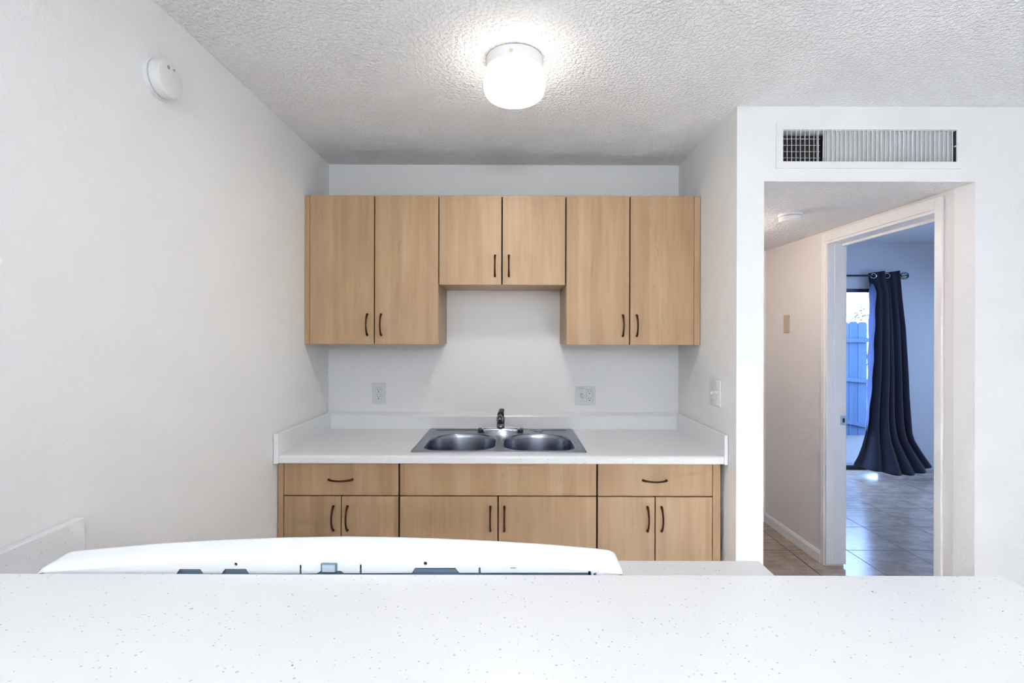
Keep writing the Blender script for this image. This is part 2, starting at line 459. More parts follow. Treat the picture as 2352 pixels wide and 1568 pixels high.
# ---------------------------------------------------------------- wall cabinets
UF = 2.446      # door faces
US = FPX/UF
def ux(px): return (px-CX)/US
UZ1, UZ0, UZM = 2.142, 1.390, 1.6915
def carcass(b, x0, x1, y0, y1, z0, z1, t=.016, top=True):
    box(b, x0, x0+t, y0, y1, z0, z1); box(b, x1-t, x1, y0, y1, z0, z1)
    if top: box(b, x0+t, x1-t, y0, y1, z1-t, z1)
    box(b, x0+t, x1-t, y0, y1, z0, z0+t)
    box(b, x0+t, x1-t, y1-.006, y1, z0+t, z1-t)
    return b
def wall_cab(px0, pxm, px1, z0, label, filler=None, hz=None, bx0=None, bx1=None, side=None):
    x0, x1 = ux(px0), ux(px1)
    cx0, cx1 = (bx0 if bx0 is not None else x0), (bx1 if bx1 is not None else x1)
    e = empty('wall_cabinet', ((x0+x1)/2, (UF+YB)/2, z0), label, 'cabinet', 'maple wall cabinets above the sink')
    q0 = .0045 if side == 'L' else .001; q1 = .0045 if side == 'R' else .001; qb = .004 if side == 'B' else 0
    obj('body', carcass(B(), cx0+q0, cx1-q1, UF+.021, YB-.001, z0+qb, UZ1-.001), M['carcass'], e)
    if side == 'L': obj('side_panel', bx(cx0+.001, cx0+q0, UF+.0205, YB-.001, z0, UZ1-.001), M['wood'], e)
    if side == 'R': obj('side_panel', bx(cx1-q1, cx1-.001, UF+.0205, YB-.001, z0, UZ1-.001), M['wood'], e)
    if side == 'B': obj('bottom_panel', bx(cx0+.001, cx1-.001, UF+.0205, YB-.001, z0, z0+qb), M['wood'], e)
    g = .003
    for a, c, s in ((x0+.001, ux(pxm)-g, 1), (ux(pxm)+g, x1-.001, -1)):
        d = obj('door', bx(a, c, UF, UF+.018, z0, UZ1, .0012, 1), M['wood'], e)
        hx = (c-.032) if s == 1 else (a+.032)
        pull('handle', (hx, hz), True, d, UF)
    if filler:
        a, c = filler
        obj('filler_strip', bx(a, c, UF+.003, UF+.021, z0, UZ1-.002, .001, 1), M['wood'], e)
    return e
xs = ux(1026-20)   # right face of the left tall cabinet
wall_cab(711, 859.5, 1006, UZ0, 'tall maple wall cabinet at the left end, against the left wall', (XL+.001, ux(710.5)), 1.441+.048, XL+.004, ux(1006.5), 'R')
wall_cab(1008, 1152.5, 1298, UZM, 'short maple wall cabinet in the middle, above the sink', None, 1.441+.346, ux(1007), ux(1299.5), 'B')
wall_cab(1301, 1446.5, 1594, UZ0, 'tall maple wall cabinet at the right end, beside the short side wall', (ux(1594.5), XR-.003), 1.441+.046, ux(1300.2), XR-.004, 'L')

# ---------------------------------------------------------------- base cabinets
LF = 2.166; LS = FPX/LF
def lx(px): return (px-CX)/LS
LZ1, LZD, LZ0 = .868, .718, .105
def base_cab(px0, px1, pxm, label, filler=None, drawer=True):
    x0, x1 = lx(px0), lx(px1)
    fx0 = min([x0]+([filler[0]] if filler else [])); fx1 = max([x1]+([filler[1]] if filler else []))
    e = empty('base_cabinet', ((x0+x1)/2, (LF+YB)/2, 0), label, 'cabinet', 'maple base cabinets under the countertop')
    b = carcass(B(), fx0+.0015, fx1-.0015, LF+.021, YB-.003, .10, LZ1-.001, .016, drawer)
    obj('body', b, M['carcass'], e)
    obj('toe_kick', bx(fx0+.0015, fx1-.0015, LF+.075, YB-.01, 0, .099), M['wood_in'], e)
    g = .003
    if drawer:
        d = obj('drawer', bx(x0+g, x1-g, LF, LF+.018, LZD+g, LZ1-.002, .0012, 1), M['wood'], e)
        pull('handle', ((x0+x1)/2-.002, (LZD+LZ1)/2-.002), False, d, LF)
    else:
        obj('false_front', bx(x0+g, x1-g, LF, LF+.018, LZD+g, LZ1-.002, .0012, 1), M['wood'], e)
    xm = lx(pxm)
    for a, c, s in ((x0+g, xm-g*.8, 1), (xm+g*.8, x1-g, -1)):
        d = obj('door', bx(a, c, LF, LF+.018, LZ0, LZD-g*.7, .0012, 1), M['wood'], e)
        hx = (c-.032) if s == 1 else (a+.026)
        pull('handle', (hx, LZD-.100), True, d, LF, .053)
    if filler: obj('filler_strip', bx(filler[0], filler[1], LF+.004, LF+.021, .10, LZ1-.002, .001, 1), M['wood'], e)
    return e
base_cab(652, 917, 784.5, 'maple base cabinet with drawer at the left end, against the left wall', (XL+.003, lx(651.5)))
base_cab(918, 1372, 1145, 'wide maple base cabinet with blank false front, under the sink', None, False)
base_cab(1373, 1638.5, 1506, 'maple base cabinet with drawer at the right end, beside the short side wall', (lx(1639), lx(1657)))

# ---------------------------------------------------------------- countertop with splashes
CT, CB_, CF = .905, .869, 2.140
SX0, SX1, SY0, SY1 = -.4615, .3435, 2.195, 2.742
def front_strip(b, x0, x1, y0, y1, z0, z1, r=.012, n=6, flip=1):
    """edge strip with a rounded nose; y0 is the nose"""
    prof = [(y1, z0), (y0+flip*.004, z0)]
    prof += [(y0, z0+.004)]
    for i in range(n+1):
        a = PI-.5*PI*i/n
        prof.append((y0+flip*(r+r*math.cos(a)), z1-r+r*math.sin(a)))
    prof.append((y1, z1))
    loft(b, [[(x0, y, z) for y, z in prof], [(x1, y, z) for y, z in prof]])
b = B()
ST = .024
cx0, cx1 = XL+.001, XR-.001
hx0, hx1, hy0, hy1 = SX0+.02, SX1-.02, SY0+.016, SY1-.012
front_strip(b, cx0, cx1, CF, hy0, CB_, CT)
box(b, cx0, hx0, hy0, hy1, CB_, CT); box(b, hx1, cx1, hy0, hy1, CB_, CT)
box(b, cx0, cx1, hy1, YB-.001, CB_, CT)
ctop = obj('countertop', b, M['counter'], smooth=True)
tag(ctop, 'white speckled countertop with splashes along the back wall, holding the sink', 'countertop')
b = B()
ys = YB-ST
prof = [(YB-.001, CT), (ys, CT), (ys, .974), (ys+.004, .981), (ys+.010, .985), (YB-.001, .998)]
loft(b, [[(cx0, y, z) for y, z in prof], [(cx1, y, z) for y, z in prof]])
obj('back_splash', b, M['counter'], ctop)
obj('side_splash', bx(cx0-.0, cx0+.021, CF-.012, ys-.001, CB_, 1.000, .004), M['counter'], ctop)
obj('side_splash', bx(cx1-.016, cx1, CF-.012, ys-.001, CB_, 1.000, .004), M['counter'], ctop)

# ---------------------------------------------------------------- sink
scx = (SX0+SX1)/2
sink = empty('sink', (scx, (SY0+SY1)/2, CT), 'double bowl stainless steel sink set in the white countertop', 'sink')
bowlsA = rrect(-.417, -.078, 2.226, 2.597, (.075, .10, .15, .15), 10)
bowlsB = rrect(-.040, .300, 2.226, 2.597, (.10, .075, .15, .15), 10)
zd = CT+.0035
b = B()
outer = [(x, y, zd) for x, y in rrect(SX0+.014, SX1-.014, SY0+.014, SY1-.014, (.010,)*4, 4)]
poly_slab(b, outer, [[(x, y, zd) for x, y in bowlsA], [(x, y, zd) for x, y in bowlsB]], (0, 0, -.002))
# rolled rim
def ring(ins, z): return [(x, y, z) for x, y in rrect(SX0+ins, SX1-ins, SY0+ins, SY1-ins, (max(.020-ins, .006),)*4, 4)]
loft(b, [ring(0, CT+.0005), ring(.002, CT+.005), ring(.007, CT+.006), ring(.012, CT+.0048), ring(.014, zd)], True, False, False)
obj('deck', b, M['steel_deck'], sink, smooth=True)
for x0_, x1_ in ((SX0+.035, -.19), (.09, SX1-.035)):   # pressed ridge at the back of the deck
    b = B(); sweep(b, [(x0_, 2.712, zd), (x0_+.01, 2.715, zd+.003), (x1_-.01, 2.715, zd+.003), (x1_, 2.712, zd)], [.002, .004, .004, .002], 8)
    obj('ridge', b, M['steel_deck'], sink, smooth=True)
def bowl(outline):
    b = B()
    cx_ = sum(p[0] for p in outline)/len(outline); cy_ = sum(p[1] for p in outline)/len(outline)
    rings = []
    for k, z in ((1.03, zd+.0002), (1.012, zd+.0012), (1.0, zd), (.985, zd-.006), (.97, zd-.02), (.94, zd-.10), (.915, zd-.145), (.87, zd-.165), (.78, zd-.172), (.3, zd-.178), (.16, zd-.182), (.13, zd-.19)):
        rings.append([(cx_+(x-cx_)*k, cy_+(y-cy_)*k, z) for x, y in outline])
    loft(b, rings, True, False, True)
    return b
for o_ in (bowlsA, bowlsB):
    bw = obj('bowl', bowl(o_), M['steel'], sink, smooth=True, angle=50)
hc = obj('hole_cover', lathe(B(), [(.0, zd), (.023, zd), (.023, zd+.003), (.018, zd+.006), (.0, zd+.007)], (.148, 2.668, 0), 'Z', 28, False, False), M['chrome'], sink, smooth=True)

# ---------------------------------------------------------------- faucet
fx_, fy_ = -.061, 2.668
fz = zd+.001
fau = empty('faucet', (fx_, fy_, fz), 'single handle chrome faucet standing on the sink deck', 'faucet')
b = B(); rings = []
for k, z in ((1.0, 0), (1.0, .013), (.97, .019), (.88, .023), (.55, .025)):
    rings.append([(fx_+.105*k*(abs(math.cos(a))**.75)*(1 if math.cos(a) > 0 else -1), fy_+.040*k*math.sin(a)-.003, fz+z) for a in [2*PI*i/48 for i in range(48)]])
loft(b, rings, True, True, True)
obj('base_plate', b, M['chrome_light'], fau, smooth=True, angle=50)
for s in (-1, 1):
    obj('end_cap', bx(fx_+s*.112-.012, fx_+s*.112+.012, fy_-.026, fy_+.022, fz, fz+.014, .002), M['iron'], fau)  # black stands in for dark reflections on the caps
b = B()
lathe(b, [(.0235, .012), (.0235, .022), (.0215, .026), (.0215, .055), (.0225, .060), (.0225, .074), (.019, .082), (.015, .088)], (fx_, fy_, fz), 'Z', 32)
obj('column', b, M['faucet'], fau, smooth=True)
b = B()
pts, rad = [], []
for i in range(15):
    t = i/14
    pts.append((fx_-.001, fy_-.010-.100*t, fz+.056+.040*math.sin(t*PI*.5))); rad.append((.0165-.004*t, .014-.003*t))
pts += [(fx_-.001, fy_-.118, fz+.092), (fx_-.001, fy_-.122, fz+.082), (fx_-.001, fy_-.122, fz+.070)]; rad += [(.012, .0115), (.0115, .0115), (.011, .011)]
sweep(b, pts, rad, 16)
sp_ = obj('spout', b, M['faucet'], fau, smooth=True, angle=60)
obj('aerator', lathe(B(), [(.0095, -.012), (.0095, .006)], (fx_-.001, fy_-.122, fz+.074), 'Z', 20), M['dark'], sp_)
b = B()
lathe(b, [(.017, .082), (.0185, .086), (.0185, .094), (.016, .101), (.009, .104)], (fx_, fy_, fz), 'Z', 28)
sweep(b, [(fx_+.001, fy_-.004, fz+.099), (fx_+.003, fy_+.02, fz+.105), (fx_+.005, fy_+.045, fz+.112), (fx_+.006, fy_+.055, fz+.1135)], [(.0165, .008), (.0155, .007), (.015, .006), (.009, .003)], 14)
obj('lever', b, M['iron'], fau, smooth=True, angle=60)

# ---------------------------------------------------------------- bar and peninsula counters
b = B()
LZ, LT = 1.1376, .038
LE, LXE = .615, .624
r = .004
prof = [(.26, LZ-LT), (LE-.004, LZ-LT), (LE, LZ-LT+.004)]
for i in range(7):
    a = .5*PI*i/6; prof.append((LE-r+r*math.cos(a), LZ-r+r*math.sin(a)))
prof += [(.266, LZ), (.26, LZ-.006)]
loft(b, [[(XL+.001, y, z) for y, z in prof], [(LXE-.004, y, z) for y, z in prof], [(LXE, .262+(y-.26)*.985, LZ-LT/2+(z-LZ+LT/2)*.8) for y, z in prof]])
bar = obj('bar_top', b, M['counter'], smooth=True)
tag(bar, 'long white speckled bar top across the foreground, nearest the camera', 'bar top')
PCE = 1.158
b = B(); front_strip(b, .150, .587, PCE, .502, CB_, CT, .010, 6, -1)
pc = obj('countertop', b, M['counter'], smooth=True); tag(pc, 'short white speckled counter just right of the range, behind the bar', 'countertop')
b = B(); front_strip(b, XL+.001, -.624, PCE, .502, CB_, CT, .010, 6, -1)
pc2 = obj('countertop', b, M['counter'], smooth=True); tag(pc2, 'white speckled counter left of the range with a splash on the left wall', 'countertop')
obj('side_splash', bx(XL+.001, XL+.023, .502, PCE+.010, CT, .999, .003), M['counter'], pc2)

# ---------------------------------------------------------------- range
RX0, RX1 = -.619, .1455
rng = empty('range', ((RX0+RX1)/2, .95, 0), 'white freestanding range seen from behind, its arched backguard above the bar', 'range')
obj('body', bx(RX0+.003, RX1-.003, .645, 1.125, .03, .885), M['enamel'], rng)
ck = obj('cooktop', bx(RX0, RX1, .64, 1.160, .885, .908, .006), M['enamel'], rng, smooth=True)
for cx_, cy_, rr in ((-.43, .81, .095), (-.05, .81, .075), (-.43, 1.03, .075), (-.05, 1.03, .095)):
    b = B(); pts = []
    for i in range(90):
        a = 2*PI*i/24; q = .02+(rr-.02)*i/89
        pts.append((cx_+q*math.cos(a), cy_+q*math.sin(a), .915))
    sweep(b, pts, .005, 6); obj('burner', b, M['black'], ck, smooth=True)
od = obj('oven_door', bx(RX0+.004, RX1-.004, 1.126, 1.158, .20, .80, .006), M['enamel'], rng)
b = B(); sweep(b, [(RX0+.06, 1.158, .76), (RX0+.06, 1.20, .76), (RX1-.06, 1.20, .76), (RX1-.06, 1.158, .76)], .011, 12); obj('door_handle', b, M['enamel'], od)
obj('bottom_drawer', bx(RX0+.004, RX1-.004, 1.126, 1.156, .045, .19, .006), M['enamel'], rng)
def interp(tab, x):
    if x <= tab[0][0]: return tab[0][1]
    for (a, p), (c, q) in zip(tab, tab[1:]):
        if x <= c: return p+(q-p)*(x-a)/(c-a)
    return tab[-1][1]
TOP = [(127, 1279), (133, 1273.5), (141, 1269), (153, 1266), (202, 1261.3), (340, 1249.5), (500, 1240), (639, 1234.8), (789, 1232.3), (880, 1233.3), (1007, 1236.8), (1135, 1242.4), (1263, 1250.5), (1365, 1259), (1400, 1262.5), (1410, 1264.5), (1418, 1268), (1423, 1273), (1426, 1279)]
CRE = [(80, 1310), (149, 1303.5), (298, 1292), (500, 1280), (546, 1278), (712, 1274), (850, 1272.5), (1033, 1278.5), (1186, 1288.5), (1314, 1300), (1416, 1310.5), (1440, 1313)]
YT, YC = .668, .632
b = B(); stations = []
nst = 60
s_pts = [127, 130, 133, 137, 141, 147, 153]+[153+(1400-153)*i/nst for i in range(1, nst)]+[1400, 1405, 1410, 1414, 1418, 1421, 1423, 1425, 1426]
for q in s_pts:
    t = P(q, interp(TOP, q), YT)
    f = (q-127)/(1426-127)
    xq = RX0+f*(RX1-RX0)
    pxc = CX+xq*FPX/YC
    c = P(pxc, interp(CRE, pxc), YC)
    cz = min(c.z, t.z-.004)
    stations.append([(xq, YC+.003, cz-.035), (xq, YC, cz-.004), (xq, YC+.0015, cz-.001), (xq, YC+.004, cz+.001), (xq, YC+(YT-YC)*.55, cz+(t.z-cz)*.62),
                     (xq, YT-.003, t.z-.0006), (xq, YT, t.z), (xq, YT+.003, t.z-.0006), (xq, YT+.008, t.z-.006), (xq, YT+.03, 1.02), (xq, YT+.032, .912)])
# the rear face itself is the cut-out plate below: the crown starts at the crease
stations = [s[1:] for s in stations]
loft(b, stations, False, True, True)
bg = obj('backguard', b, M['enamel'], rng, smooth=True, angle=40)
# rear plate with its notches, slots and screw holes
def rp(px, py, y=YC): return P(px, py, y)
bot = [(80, 1350), (385, 1350), (400, 1320), (404, 1318.5), (413, 1306.5), (460, 1306.5), (467, 1317), (509, 1317), (517, 1306), (565, 1306), (572, 1317),
       (688, 1317), (688.3, 1298), (690, 1296), (692, 1298), (692.6, 1317), (728, 1316.5), (737, 1310.5), (783, 1310.5), (790, 1316), (826, 1316), (826.8, 1297), (828.6, 1295.5), (830.4, 1297), (831, 1316),
       (946, 1315.5), (953, 1304), (1046, 1304), (1055, 1315), (1099, 1315), (1099.5, 1304), (1101.5, 1302.5), (1103.5, 1304), (1104.5, 1315), (1351, 1314.5), (1351.5, 1311), (1354, 1309.5), (1357, 1311), (1358, 1322),
       (1362, 1322), (1364, 1316), (1372, 1313.5), (1382, 1313.5), (1389, 1316), (1391, 1350), (1437, 1350)]
top = [(80.5+(1436.5-80.5)*i/60) for i in range(60, -1, -1)]
outl = [rp(*p) for p in bot]
for q in top:
    f = (q-80.5)/(1436.5-80.5)
    t = P(127+f*(1426-127), interp(TOP, 127+f*(1426-127)), YT)
    c = rp(q, interp(CRE, q)); c.z = min(c.z, t.z-.004)-.004
    outl.append(c)
outl[0].x = outl[-1].x = RX0; outl[len(bot)-1].x = outl[len(bot)].x = RX1
circ = lambda px, py, r, n=14: [rp(px+r*math.cos(2*PI*i/n), py+r*math.sin(2*PI*i/n)) for i in range(n)]
holes = [circ(541.5, 1295.6, 3.8), circ(977, 1293.7, 4.2), [rp(1172, 1303), rp(1185, 1303), rp(1185, 1305.2), rp(1172, 1305.2)]]
b = poly_slab(B(), outl, holes, (0, .0018, 0))
obj('rear_plate', b, M['enamel'], rng)
# metal seen behind the cut-outs
obj('inner_panel', bx(RX0+.17, RX1-.03, YC+.004, YC+.006, .90, 1.1335), M['sheet'], rng)
pz = lambda px, py, d=YC: P(px, py, d)
for px_, py_, r_ in ((541.5, 1295.6, 5), (977, 1293.7, 5.4)):
    p = P(px_, py_, YC); obj('hole_backing', lathe(B(), [(r_*.00057, .0022), (r_*.00057, .004)], p, 'Y', 14), M['dark'], rng)
b = B(); a0, a1 = pz(738, 1311), pz(775, 1291.5)
box(b, a0.x, a1.x, YC-.002, YC-.0005, a0.z, a1.z, .0012)
tb = obj('bent_tab', b, M['sheet'], rng)
box_in = bx(a0.x+.0022, a1.x-.0022, YC-.0028, YC-.0021, a0.z, a1.z-.0022); obj('tab_face', box_in, plain('pale_sheet', srgb(196, 212, 226), .4, .1), tb)
p = pz(1380, 1318); obj('screw', lathe(B(), [(.007, .002), (.006, -.001), (.002, -.003)], p, 'Y', 16), M['enamel'], rng, smooth=True)
p = pz(1355, 1316); obj('notch_backing', bx(p.x-.0018, p.x+.0018, YC+.0025, YC+.0035, p.z-.008, p.z+.0035), M['dark'], rng)  # dark strip filling the notch from behind
for q0, q1, s in ((77, 92, -1), (1423, 1438.5, 1)):
    a = pz(q0, 1318.5, .640); c = pz(q1, 1314.5, .640)

# ---------------------------------------------------------------- ceiling lamp
lc = (.006, 1.712, ZK)
lamp = empty('ceiling_light', lc, 'lit drum shaped white glass ceiling light over the kitchen', 'ceiling light')
pan = obj('pan', lathe(B(), [(.095, 0), (.100, -.003), (.100, -.041), (.096, -.043), (.0, -.043)], lc, 'Z', 64, True, False), M['plastic'], lamp, smooth=True)
zz = [(.094, -.0435), (.1015, -.048), (.106, -.060), (.1085, -.078), (.109, -.095), (.107, -.110)]
for i in range(9):
    a = .5*PI*i/8; zz.append((.075+.0305*math.cos(a), -.112-.024*math.sin(a)))
zz.append((.0, -.137))
obj('glass_shade', lathe(B(), zz, lc, 'Z', 64, False, False), M['glow'], lamp, smooth=True, angle=70)
obj('screw', lathe(B(), [(.005, .002), (.005, -.003), (.002, -.005)], (lc[0]-.012, lc[1]-.099, lc[2]-.026), 'Y', 12), M['beige'], pan)

# ---------------------------------------------------------------- smoke detectors
sc_ = (XL, 1.43, 2.192)
sd = empty('smoke_detector', sc_, 'round white smoke detector high on the left wall', 'smoke detector')
obj('base', lathe(B(), [(.058, 0), (.058, .008), (.055, .011), (.048, .012)], sc_, 'X', 56), M['plastic'], sd, smooth=True)
cov = obj('cover', lathe(B(), [(.050, .0125), (.0545, .015), (.0545, .034), (.053, .0395), (.050, .0425), (.046, .0435), (.0, .0445)], sc_, 'X', 56, True, False), M['plastic'], sd, smooth=True, angle=22)
obj('sensor_dot', lathe(B(), [(.0055, .0425), (.0055, .0446)], (XL, sc_[1]-.013, sc_[2]+.027), 'X', 20), M['grey'], cov)
obj('test_light', lathe(B(), [(.0035, .0425), (.0035, .0446)], (XL, sc_[1]+.010, sc_[2]+.031), 'X', 16), M['grey'], cov)
hc_ = (1.50, 2.615, OZ)
sd2 = empty('smoke_detector', hc_, 'round white smoke detector on the hall ceiling', 'smoke detector')
obj('base', lathe(B(), [(.060, 0), (.060, -.008), (.056, -.012), (.050, -.013)], hc_, 'Z', 48), M['plastic'], sd2, smooth=True)
obj('cover', lathe(B(), [(.050, -.0135), (.055, -.016), (.055, -.034), (.050, -.040), (.0, -.042)], hc_, 'Z', 48, True, False), M['plastic'], sd2, smooth=True)

# ---------------------------------------------------------------- vent
VS = FPX/YO
def vp(px, py): return P(px, py, YO)
v0, v1 = vp(1782, 387), vp(2208, 283); o0, o1 = vp(1797, 371.5), vp(2196, 299)
ve = empty('vent_grille', ((v0.x+v1.x)/2, YO, v0.z), 'long white air vent with vertical vanes above the hall opening', 'vent')
yv = YO-.006
b = poly_slab(B(), [(v0.x, yv, v0.z), (v1.x, yv, v0.z), (v1.x, yv, v1.z), (v0.x, yv, v1.z)], [[(o0.x, yv, o0.z), (o1.x, yv, o0.z), (o1.x, yv, o1.z), (o0.x, yv, o1.z)]], (0, .0055, 0))
fr = obj('frame', b, M['vent'], ve)
# the vent box behind reaches into the wall
WF = bpy.data.objects['wall_front']
bmw = B(); bmw.from_mesh(WF.data)
bmw.free()
ow = o1.x-o0.x
nv = 38
for i in range(nv):
    x = o0.x+ow*(i+1)/(nv+1.0)-.0008
    ang = (24 if i < 8 else 40)+random.uniform(-3, 3)
    if i == 7: ang = 5
    L = .015; c_, s_ = math.cos(math.radians(ang)), math.sin(math.radians(ang))
    t = .0007
    # a thin blade from the front edge running back and to the left
    f = Vector((x, yv+.0015, 0)); k = Vector((x+L*s_, yv+.0015+L*c_, 0)); nrm = Vector((c_, -s_, 0))*t
    b = B()
    tilt = random.uniform(-.0005, .0005)
    loft(b, [[(q.x+tilt*sg, q.y, z) for q in (f-nrm, f+nrm, k+nrm, k-nrm)] for z, sg in ((o0.z-.0005, -1), (o1.z+.0005, 1))])
    obj('vane', b, M['vent'], ve)
obj('lever', bx(o1.x-.004, o1.x+.003, yv-.006, yv+.012, (o0.z+o1.z)/2-.002, (o0.z+o1.z)/2+.003, .001), M['vent'], ve)
# damper bars at the open end and the closed damper plates
xsplit = o0.x+ow*9.2/39
for i in range(4):
    z = o0.z+(o1.z-o0.z)*(i+.95)/5.0
    obj('damper_bar', bx(o0.x+.001, xsplit, yv+.030, yv+.033, z-.0008, z+.0008), M['vent'], ve)
obj('damper', bx(xsplit+.012, o1.x-.001, yv+.0185, yv+.021, o0.z+.002, o1.z-.0015), M['damper'], ve)
b = B()
g = .0005
bm_ = [(o0.x-g, o0.x, yv+.006, yv+.065, o0.z, o1.z), (o1.x, o1.x+g, yv+.006, yv+.065, o0.z, o1.z), (o0.x, o1.x, yv+.006, yv+.065, o1.z, o1.z+g), (o0.x, o1.x, yv+.006, yv+.065, o0.z-g, o0.z), (o0.x, o1.x, yv+.064, yv+.065, o0.z, o1.z)]
for q in bm_: box(b, *q)
obj('duct', b, M['duct'], ve)

# ---------------------------------------------------------------- outlets and switches
def on_back(cx_, cz_, w, h, t=.0055):
    return bx(cx_-w/2, cx_+w/2, YB-t, YB-.0003, cz_-h/2, cz_+h/2, .002)
def face_prism(bm, outline, y, d):
    return poly_slab(bm, [(x, y, z) for x, z in outline], [], (0, d, 0))
c = P(870.5, 903, YB)
ol = empty('outlet', (c.x, YB, c.z-.06), 'white duplex outlet on the back wall left of the sink', 'outlet')
obj('cover_plate', on_back(c.x, c.z, .077, .121), M['plate'], ol)
for s in (1, -1):
    z0 = c.z+s*.0195
    ot = [(c.x+.0165*math.cos(a), z0+max(-.0135, min(.0135, .0165*math.sin(a)))) for a in [2*PI*i/32 for i in range(32)]]
    gasket = [(c.x+.0178*math.cos(a), z0+max(-.0148, min(.0148, .0178*math.sin(a)))) for a in [2*PI*i/32 for i in range(32)]]
    rc = obj('receptacle', face_prism(B(), ot, YB-.0080, .0030), M['plastic'], ol)
    obj('gap', face_prism(B(), gasket, YB-.0058, .0008), M['grey'], rc)
    obj('slot', bx(c.x-.0075, c.x-.0052, YB-.0085, YB-.0079, z0-.001, z0+.0075), M['dark'], rc)
    obj('slot', bx(c.x+.0052, c.x+.0075, YB-.0085, YB-.0079, z0-.001, z0+.0065), M['dark'], rc)
    obj('ground_hole', lathe(B(), [(.0030, -.0005), (.0030, 0)], (c.x, YB-.0080, z0-.0075), 'Y', 14), M['dark'], rc)
c = P(1344.5, 908.5, YB)
ob = empty('outlet', (c.x, YB, c.z-.054), 'wide white plate with switch and rectangular outlet, on the back wall right of the sink', 'outlet')
obj('cover_plate', on_back(c.x, c.z, .113, .108), M['plate'], ob)
def bk(px, py): return P(px, py, YB-.006)
a, d_ = bk(1347.6, 922.5), bk(1360.6, 894.6)
g_ = obj('recess', bx(a.x-.0010, d_.x+.0016, YB-.0063, YB-.0055, a.z-.0006, d_.z+.0020), M['grey'], ob)
rc = obj('receptacle', bx(a.x, d_.x, YB-.0075, YB-.0060, a.z, d_.z, .0005), M['plastic'], ob)
for yy in (898.3, 914.2):
    for px_ in (1351.5, 1356.5):
        q = bk(px_, yy); obj('slot', bx(q.x-.0012, q.x+.0012, YB-.0080, YB-.0074, q.z-.004, q.z+.004), M['dark'], rc)
    q = bk(1354, yy+4.9); obj('ground_hole', lathe(B(), [(.0030, -.0005), (.0030, 0)], (q.x, YB-.0075, q.z), 'Y', 14), M['dark'], rc)
q = bk(1336.4, 908); tw = obj('toggle_slot', bx(q.x-.0058, q.x+.0058, YB-.0063, YB-.0055, q.z-.0125, q.z+.0125), M['grey'], ob)
obj('toggle', bx(q.x-.0030, q.x+.0045, YB-.0090, YB-.0060, q.z-.010, q.z+.009, .001), M['plastic'], ob)
q0, q1 = bk(1327.5, 890.6), bk(1343.5, 892.0)
b = B(); poly_slab(b, [(q0.x, YB-.0058, q0.z+.0012), (q0.x+.001, YB-.0058, q0.z-.0012), (q1.x-.004, YB-.0058, q1.z-.0014), (q1.x, YB-.0058, q1.z-.0002), (q1.x-.012, YB-.0058, q1.z+.0022)], [], (0, .0006, 0))
obj('scuff_mark', b, M['grey'], ob)
q = bk(1336, 896); obj('screw', lathe(B(), [(.0022, 0), (.0016, -.0012)], (q.x, YB-.0055, q.z), 'Y', 12), M['damper'], ob)
# two-gang switch on the short side wall
z_ = 1.174
sw = empty('light_switch', (XR, 2.259, z_-.06), 'white two gang switch plate on the short wall right of the counter', 'light switch')
obj('cover_plate', bx(XR-.007, XR-.0003, 2.203, 2.315, z_-.060, z_+.060, .0025), M['plastic'], sw, smooth=True)
for y_, up in ((2.282, -1), (2.234, 1)):
    obj('toggle_slot', bx(XR-.0074, XR-.0068, y_-.005, y_+.005, z_-.012, z_+.012), M['damper'], sw)
    b = B(); loft(b, [[(XR-.006, y_+sy*.0045, z_+sz*.008) for sy, sz in ((-1, -1), (1, -1), (1, 1), (-1, 1))], [(XR-.019, y_+sy*.0035, z_+up*.007+sz*.0045) for sy, sz in ((-1, -1), (1, -1), (1, 1), (-1, 1))]])
    obj('toggle', b, M['plastic'], sw)
    for zz_ in (.030, -.030): obj('screw', lathe(B(), [(.003, -.0068), (.0025, -.0080)], (XR, y_, z_+zz_), 'X', 12), M['damper'], sw)
z_ = 1.522
hs = empty('light_switch', (OX1, 3.465, z_-.064), 'small beige switch plate on the hall wall', 'light switch')
obj('cover_plate', bx(OX1-.007, OX1-.0003, 3.430, 3.500, z_-.064, z_+.064, .0025), M['beige'], hs, smooth=True)
obj('toggle', bx(OX1-.014, OX1-.006, 3.461, 3.469, z_-.008, z_+.012, .001), M['beige'], hs)

# ---------------------------------------------------------------- curtain and rod
RY, RZ = 5.125, 2.073
rod = empty('curtain_rod', (3.2, RY, RZ), 'thin dark curtain rod with round cage finial, above the patio door', 'curtain rod')
xr = P(2067, 632, RY).x
b = B(); sweep(b, [(2.3, RY, RZ), (xr+.004, RY, RZ)], .010, 14, Vector((0, 0, 1))); obj('rod', b, M['iron'], rod, smooth=True)
fc = Vector((xr+.046, RY, RZ))
b = B()
for i in range(8):
    a = PI*2*i/8; pts = []
    for j in range(13):
        t = PI*j/12
        pts.append(fc+Vector((-.040*math.cos(t), .038*math.sin(t)*math.cos(a), .038*math.sin(t)*math.sin(a))))
    sweep(b, pts, .0028, 6, Vector((.3, .5, .8)))
lathe(b, [(.010, -.012), (.010, .004)], (fc.x-.040, RY, RZ), 'X', 14); lathe(b, [(.006, -.004), (.006, .008)], (fc.x+.038, RY, RZ), 'X', 14)
obj('finial', b, M['iron'], rod, smooth=True)
for x_ in (2.40, xr-.02):
    b = B(); sweep(b, [(x_, YBB-.001, RZ-.012), (x_, RY+.02, RZ-.012), (x_, RY, RZ-.010)], .006, 8, Vector((1, 0, 0))); lathe(b, [(.02, -.006), (.02, -.001)], (x_, YBB, RZ-.012), 'Y', 16)
    obj('bracket', b, M['iron'], rod)

